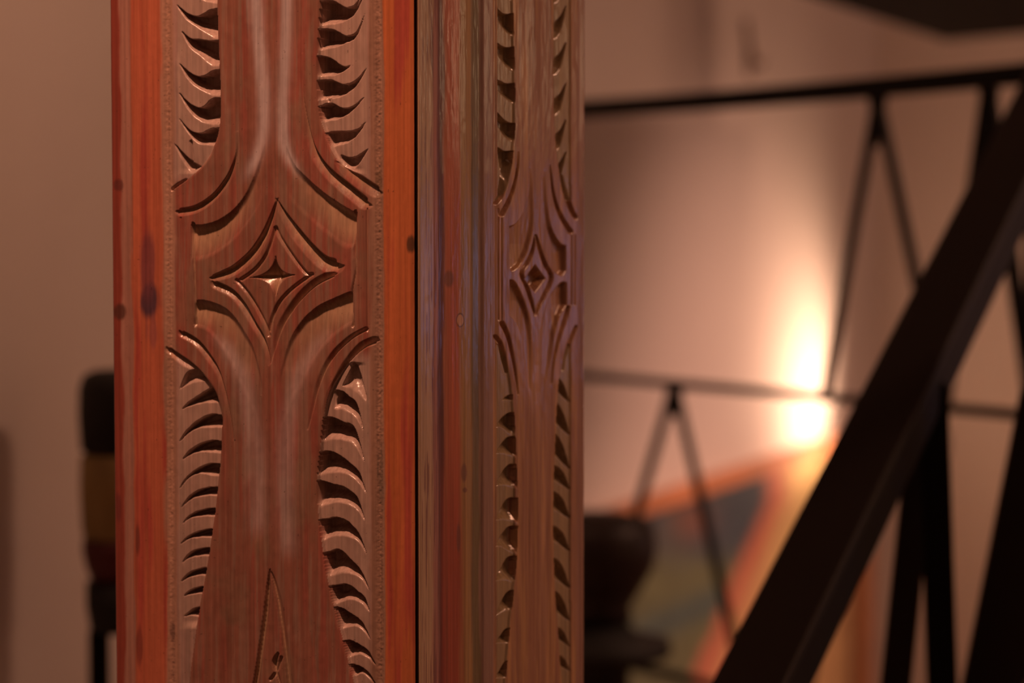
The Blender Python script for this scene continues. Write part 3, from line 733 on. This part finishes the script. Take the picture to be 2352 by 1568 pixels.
from_bm('top_rail', bm, M_steel, rail)
for nm, z, h in (('middle_rail', zm, .014), ('bottom_rail', zb, .0155)):
    bm = bmesh.new(); bar(bm, rp(t0, z), rp(t1, z), .012, h, side=NRM); from_bm(nm, bm, M_steel, rail)
def zig(a, za, b, zb_, w=.0115, dp=.010):
    bm = bmesh.new(); bar(bm, rp(a, za), rp(b, zb_), dp, w * RK, side=NRM); from_bm('zigzag_bar', bm, M_steel, rail)
zu, zl = zt - .008, zm
for a, b, w_ in ((.602, .712, .0125), (.850, .712, .0135), (.850, .932, .022), (1.02, .932, .020)): zig(a, zl, b, zu, w=w_)
for a, b in ((.030, .2435), (.425, .2435), (.560, .70)): zig(a, zb, b, zm, w=.0135)
for (a, b) in ((.712, .017), (.932, .017)):              # welded apex plates
    bm = bmesh.new()
    p, q, r = rp(a - b, zu), rp(a + b, zu), rp(a, zu - .075); n = NRM * .004
    for k in (1,):
        v = [bm.verts.new(x_) for x_ in (p - n, q - n, r - n, p + n, q + n, r + n)]
        for f in ((0, 1, 2), (5, 4, 3), (0, 3, 4, 1), (1, 4, 5, 2), (2, 5, 3, 0)): bm.faces.new([v[i] for i in f])
    from_bm('apex_plate', bm, M_steel, rail)
bm = bmesh.new(); p, q, r = rp(.2435 - .022, zm), rp(.2435 + .022, zm), rp(.2435, zm - .055); n = NRM * .004
v = [bm.verts.new(x_) for x_ in (p - n, q - n, r - n, p + n, q + n, r + n)]
for f in ((0, 1, 2), (5, 4, 3), (0, 3, 4, 1), (1, 4, 5, 2), (2, 5, 3, 0)): bm.faces.new([v[i] for i in f])
from_bm('apex_plate', bm, M_steel, rail)
for t in (t0, t1):
    bm = bmesh.new(); bar(bm, rp(t, 0), rp(t, zt + .01), .03, .03, side=NRM); from_bm('post', bm, M_steel, rail)

# ------------------------------------------------------------------ thick sloping stair beam with flat bars under it
P1, P2 = at(2192, 700, 2.45), at(1800, 1500, 2.05)
sl = (P2 - P1)
hi_, lo_ = P1 - sl * 1.25, P2 + sl * 0.55
stair = empty('stair_railing', (lo_.x, lo_.y, 0), 'thick dark steel beam sloping diagonally in front of the iron railing, flat bars under it', 'railing')
bm = bmesh.new(); bar(bm, hi_, lo_, .054, .050, bev=.003); from_bm('sloping_beam', bm, M_steel, stair)
upb = Vector((0, 0, 1)) - sl.normalized() * sl.normalized().z; upb.normalize()
bm = bmesh.new(); bar(bm, hi_ + upb * .0295, lo_ + upb * .0295, .066, .009, bev=.002); from_bm('lit_top_strip', bm, M_brownsteel, stair)  # strip added to colour the lamplit top of the beam brown
sidev = sl.cross(Vector((0, 0, 1))).normalized()
if sidev.y > 0: sidev = -sidev
for (x0, y0, x1, y1, Y0, w, m) in ((2128, 905, 2050, 1640, 2.34, .031, M_brownsteel), (2142, 880, 2166, 1640, 2.34, .031, M_steel), (2520, 342, 2262, 1640, 2.36, .058, M_brownsteel)):
    a = at(x0, y0, Y0); b = at(x1, y1, Y0 - .02)
    bm = bmesh.new(); bar(bm, a, b, w, .008, side=(1, 0, 0)); from_bm('flat_bar', bm, m, stair)
a = at(1990, 1640, 2.33); b = at(2560, 1640, 2.33)
bm = bmesh.new(); bar(bm, a - Vector((0.02, 0, .02)), b - Vector((0, 0, .02)), .03, .03); from_bm('bottom_rail', bm, M_steel, stair)
bm = bmesh.new(); bar(bm, (b.x - .02, b.y, 0), (b.x - .02, b.y, 1.60), .035, .035); from_bm('post', bm, M_steel, stair)
bm = bmesh.new(); bar(bm, (lo_.x, lo_.y, 0), (lo_.x, lo_.y, lo_.z), .05, .05); from_bm('post', bm, M_steel, stair)
bm = bmesh.new(); bar(bm, (hi_.x, hi_.y, hi_.z), (hi_.x, hi_.y, CEIL - .001), .05, .05); from_bm('hanger', bm, M_steel, stair)

# ------------------------------------------------------------------ dark wooden landing overhead, top right
cx = at(2165, 92, 5.0)
q1 = at(1850, -10, 4.02); q2 = at(2500, 62, 4.66)
z = cx.z
d1 = Vector((q1.x - cx.x, q1.y - cx.y, 0)).normalized(); d2 = Vector((q2.x - cx.x, q2.y - cx.y, 0)).normalized()
land = empty('stair_landing', (cx.x, cx.y, cx.z), 'dark brown wooden landing jutting into the top right corner, blurred', 'landing')
def plank_box(name, off1, L1, L2, z0, z1, m):
    p = cx + d2 * off1[0] + d1 * off1[1]
    pts = [p, p + d2 * L2, p + d2 * L2 + d1 * L1, p + d1 * L1]
    bm = bmesh.new(); hexa(bm, [Vector((k.x, k.y, z0)) for k in pts] + [Vector((k.x, k.y, z1)) for k in pts], .004)
    from_bm(name, bm, m, land)
plank_box('platform', (0, 0), 1.15, .75, z, z + .10, M_beamwood)
plank_box('edge_board', (0.0, -.026), .025, .75, z, z + .14, M_beamwood)
plank_box('post', (.6, .2), .08, .08, z + .10, CEIL - .001, M_beamwood)
plank_box('post', (.06, .2), .08, .08, z + .10, CEIL - .001, M_beamwood)

# ------------------------------------------------------------------ painted panel low on the left wall
ta, tb = -0.20, wl_at(1986)
zp1 = 0.925; zp0 = 0.08
panel = empty('painted_panel', wl((ta + tb) / 2, 0.0, zp0), 'large orange framed panel painted dark grey green, ochre and orange, low on the wall', 'painting')
def on_wall(name, ta, tb, z0, z1, o0, o1, m, parent, bev=0.0):
    pts = [wl(ta, o0), wl(tb, o0), wl(tb, o1), wl(ta, o1)]
    bm = bmesh.new(); hexa(bm, [Vector((k.x, k.y, z0)) for k in pts] + [Vector((k.x, k.y, z1)) for k in pts], bev)
    return from_bm(name, bm, m, parent)
fw = .03
for nm, a, b, z0, z1 in (('frame_bar', ta, tb, zp1 - .035, zp1), ('frame_bar', ta, tb, zp0, zp0 + .045), ('frame_bar', ta, ta + fw, zp0 + .045, zp1 - .035), ('frame_bar', tb - fw, tb, zp0 + .045, zp1 - .035)):
    on_wall(nm, a, b, z0, z1, 0.001, .035, M_orange, panel, .004)
on_wall('backing', ta + fw, tb - fw, zp0 + .045, zp1 - .035, 0.001, .012, M_beamwood, panel)
nx, nz = 170, 90
ts = np.linspace(ta + fw, tb - fw, nx); zz = np.linspace(zp0 + .045, zp1 - .035, nz)
TT, Z2 = np.meshgrid(ts, zz)
o_ = wl(0, .016); px_ = o_.x + WD.x * TT; py_ = o_.y + WD.y * TT
co = np.stack([px_, py_, Z2], -1).reshape(-1, 3)
XX, YY = proj(px_, py_, Z2)
C = np.zeros(XX.shape + (3,)); kk = 1.0
def pa(r, g, b, k=1.0): return np.clip(SR(r, g, b) * k / np.array([1.0, .56, .36]) * 1.9, .003, .9)
wv = (fnoise(XX, YY, 60, 60, 201) - .5)
C[:] = pa(80, 66, 52, 0.5)
C = mixc(C, pa(66, 60, 54, 0.5), ss(.4, .6, fnoise(XX, YY, 120, 60, 202)))
C = mixc(C, pa(120, 66, 46, .5), np.exp(-(((XX - 1590) / 45) ** 2 + ((YY - 1195) / 45) ** 2)))
C = mixc(C, pa(112, 90, 48, .45), ss(1230, 1340, YY + wv * 80) * .85)
C = mixc(C, pa(62, 62, 50, .6), np.exp(-(((YY - 1420 + (XX - 1550) * .45) / 36) ** 2)) * (XX < 1660) * .9)
C = mixc(C, pa(110, 88, 52, .4), ss(1450, 1520, YY) * .7)
bd = 1765 - np.clip(YY - 1150, 0, 400) * .42 + wv * 22
C = mixc(C, pa(165, 78, 48, .7), ss(bd - 16, bd + 4, XX))
C = mixc(C, pa(196, 132, 72, .62), ss(bd + 22, bd + 60, XX) * (1 - ss(1260, 1400, YY) * .3))
C = mixc(C, pa(120, 60, 30, .7), ss(1945, 1956, XX) * (1 - ss(1968, 1976, XX)))
idx = np.arange(nx * nz).reshape(nz, nx)
q = np.stack([idx[:-1, :-1], idx[:-1, 1:], idx[1:, 1:], idx[1:, :-1]], -1).reshape(-1, 4)
me = bpy.data.meshes.new('painted_surface'); me.from_pydata([tuple(v) for v in co], [], [tuple(int(i) for i in f) for f in q])
a = me.color_attributes.new('paint', 'FLOAT_COLOR', 'POINT'); ca = np.ones((len(co), 4), np.float32); ca[:, :3] = C.reshape(-1, 3); a.data.foreach_set('color', ca.ravel())
link('painted_surface', me, M_canvas, panel)

# small hook on the wall above the railing
th = wl_at(1708); hk = empty('wall_hook', wl(th, 0, 2.04), 'small faint grey hook on the wall above the iron railing', 'hook')
def wall_z(px, py):
    t = wl_at(px); p = wl(t); d = FWD + UP * ((784 - py) / F); return CAM.z + d.z / d.y * p.y
zA, zB = wall_z(1706, 165), wall_z(1695, 40)
bm = bmesh.new(); pr = [(0, zB), (.004, zB - .03), (.006, (zA + zB) / 2), (.016, zA + .03), (.026, zA + .01), (.034, zA + .03)]
for k in range(len(pr) - 1):
    bar(bm, wl(th - .004 + k * .003, .004 + pr[k][0], pr[k][1]), wl(th - .001 + k * .003, .004 + pr[k + 1][0], pr[k + 1][1]), .009, .009)
from_bm('hook_arm', bm, M_hook, hk)
on_wall('hook_plate', th + .006, th + .022, zA - .01, zA + .07, .001, .006, M_hook, hk, .001)

# spotlight on the wall near the corner (behind the sloping beam)
LP = wl(0.84, .32, 1.01)
sp = empty('wall_spotlight', wl(.84, 0, .95), 'small black spotlight on the wall by the corner, behind the sloping beam', 'lamp')
bm = bmesh.new(); lathe(bm, [(.012, .89), (.028, .895), (.03, .95), (.024, .952), (.02, .92)], (LP.x, LP.y), 24); from_bm('shade', bm, M_black, sp, True)
bm = bmesh.new(); bar(bm, wl(.84, .001, .905), Vector((LP.x, LP.y, .905)) - WN * .02, .012, .012); from_bm('bracket', bm, M_black, sp)
bm = bmesh.new(); lathe(bm, [(.004, .922), (.017, .924), (.017, .928), (.004, .935)], (LP.x, LP.y), 20); from_bm('bulb', bm, M_bulb, sp, True)
aim = wl(0.78, 0.0, 1.10)
light('wall_spotlight_light', 'SPOT', (LP.x, LP.y, .97), aim, 28.0, (1.0, .58, .38), spot_size=math.radians(118), spot_blend=1.0, shadow_soft_size=.02)

# ------------------------------------------------------------------ dark urn half hidden by the pillar, right
uc = at(1375, 1300, 3.6)
def zc(py, Y=3.6): return at(1375, py, Y).z
urn = empty('dark_urn', (uc.x, uc.y, 0), 'dark reddish brown rounded urn on a black stand, low behind the pillar edge', 'urn')
bm = bmesh.new()
lathe(bm, [(.02, zc(1425)), (.055, zc(1420)), (.05, zc(1395)), (.07, zc(1345)), (.088, zc(1300)), (.093, zc(1255)), (.089, zc(1215)), (.080, zc(1190)), (.05, zc(1182)), (.045, zc(1178))], (uc.x, uc.y), 48)
from_bm('body', bm, M_urn, urn, True)
bm = bmesh.new()
lathe(bm, [(.12, 0.0), (.12, .02), (.05, .05), (.035, .25), (.05, zc(1530)), (.115, zc(1500)), (.115, zc(1470)), (.06, zc(1450)), (.045, zc(1424))], (uc.x, uc.y), 40)
from_bm('stand', bm, M_black, urn, True)

# ------------------------------------------------------------------ banded upright figure on the left
fy = 2.72
fc = at(268, 1100, fy)
def zf(py): return at(268, py, fy).z
fig = empty('banded_figure', (fc.x, fc.y, 0), 'upright figure with black top, ochre middle and dark red band, left of the pillar', 'sculpture')
def oval(name, prof, m):
    bm = bmesh.new(); lathe(bm, prof, (fc.x, fc.y), 40); from_bm(name, bm, m, fig, True)
r = lambda px: px / F * fy
oval('head', [(r(70), zf(1038)), (r(82), zf(1030)), (r(86), zf(950)), (r(84), zf(890)), (r(74), zf(862)), (r(50), zf(850)), (r(8), zf(848))], M_black)
oval('body', [(r(70), zf(1250)), (r(80), zf(1215)), (r(84), zf(1120)), (r(82), zf(1050)), (r(72), zf(1038.5))], M_ochre)
oval('sash', [(r(56), zf(1340)), (r(72), zf(1300)), (r(80), zf(1262)), (r(78), zf(1235)), (r(66), zf(1250.5))], M_red)
oval('skirt', [(r(48), zf(1450)), (r(64), zf(1440)), (r(72), zf(1390)), (r(72), zf(1335)), (r(56), zf(1340.5))], M_black)
for dx in (-44, 44):
    p = at(268 + dx, 1440, fy)
    bm = bmesh.new(); bar(bm, (fc.x + dx / F * fy, fc.y, 0.02), (fc.x + dx / F * fy, fc.y, zf(1445)), .022, .022); from_bm('leg', bm, M_beamwood, fig)
bm = bmesh.new(); box(bm, (fc.x - .1, fc.y - .07, 0), (fc.x + .1, fc.y + .07, .02), .003); from_bm('foot_board', bm, M_black, fig)

# ------------------------------------------------------------------ ceiling lamps (outside the frame; the left wall one is added)
for nm, (x, y) , lab in (('ceiling_lamp', (-.48, .95), 'small round ceiling lamp in front of the pillar'), ('ceiling_lamp', (1.75, 1.9), 'small round ceiling lamp right of the pillar'),
                  ('ceiling_lamp', (-.50, 2.0), 'added unseen ceiling lamp washing the left wall'), ('ceiling_lamp', (2.4, 3.0), 'round ceiling lamp right of the iron railing'), ('ceiling_lamp', (-.3, -.8), 'round ceiling lamp behind the viewer')):
    o = empty(nm, (x, y, CEIL - .03), lab, 'lamp')
    bm = bmesh.new(); lathe(bm, [(.07, CEIL - .03), (.09, CEIL - .025), (.09, CEIL - .001), (.02, CEIL - .001)], (x, y), 24); from_bm('rim', bm, M_brass, o, True)

# stand and shade made up for the wall fill, right of the frame
fl = empty('wall_fill_lamp', (2.65, 4.18, 0), 'added unseen lamp on a stand that brightens the left wall', 'lamp')
bm = bmesh.new(); lathe(bm, [(.15, 0.001), (.15, .02), (.02, .03)], (2.65, 4.18), 28); from_bm('base', bm, M_steel, fl)
bm = bmesh.new(); bar(bm, (2.65, 4.18, .028), (2.65, 4.18, 1.66), .02, .02); from_bm('pole', bm, M_steel, fl)
ax = (Vector(wl_fix) - Vector((2.57, 4.22, 1.66))).normalized(); c0 = Vector((2.645, 4.185, 1.685))
bm = bmesh.new(); sv = ax.orthogonal().normalized(); tv = ax.cross(sv); rings = []
for rr_, dd_ in ((.02, -.02), (.04, -.01), (.075, .10), (.072, .10), (.036, .0)):
    rings.append([bm.verts.new(c0 + ax * dd_ + sv * rr_ * math.cos(k * math.pi / 14) + tv * rr_ * math.sin(k * math.pi / 14)) for k in range(28)])
for a_, b_ in zip(rings, rings[1:]):
    for k in range(28): bm.faces.new((a_[k], a_[(k + 1) % 28], b_[(k + 1) % 28], b_[k]))
bm.faces.new(rings[0])
from_bm('lamp_shade', bm, M_black, fl, True)
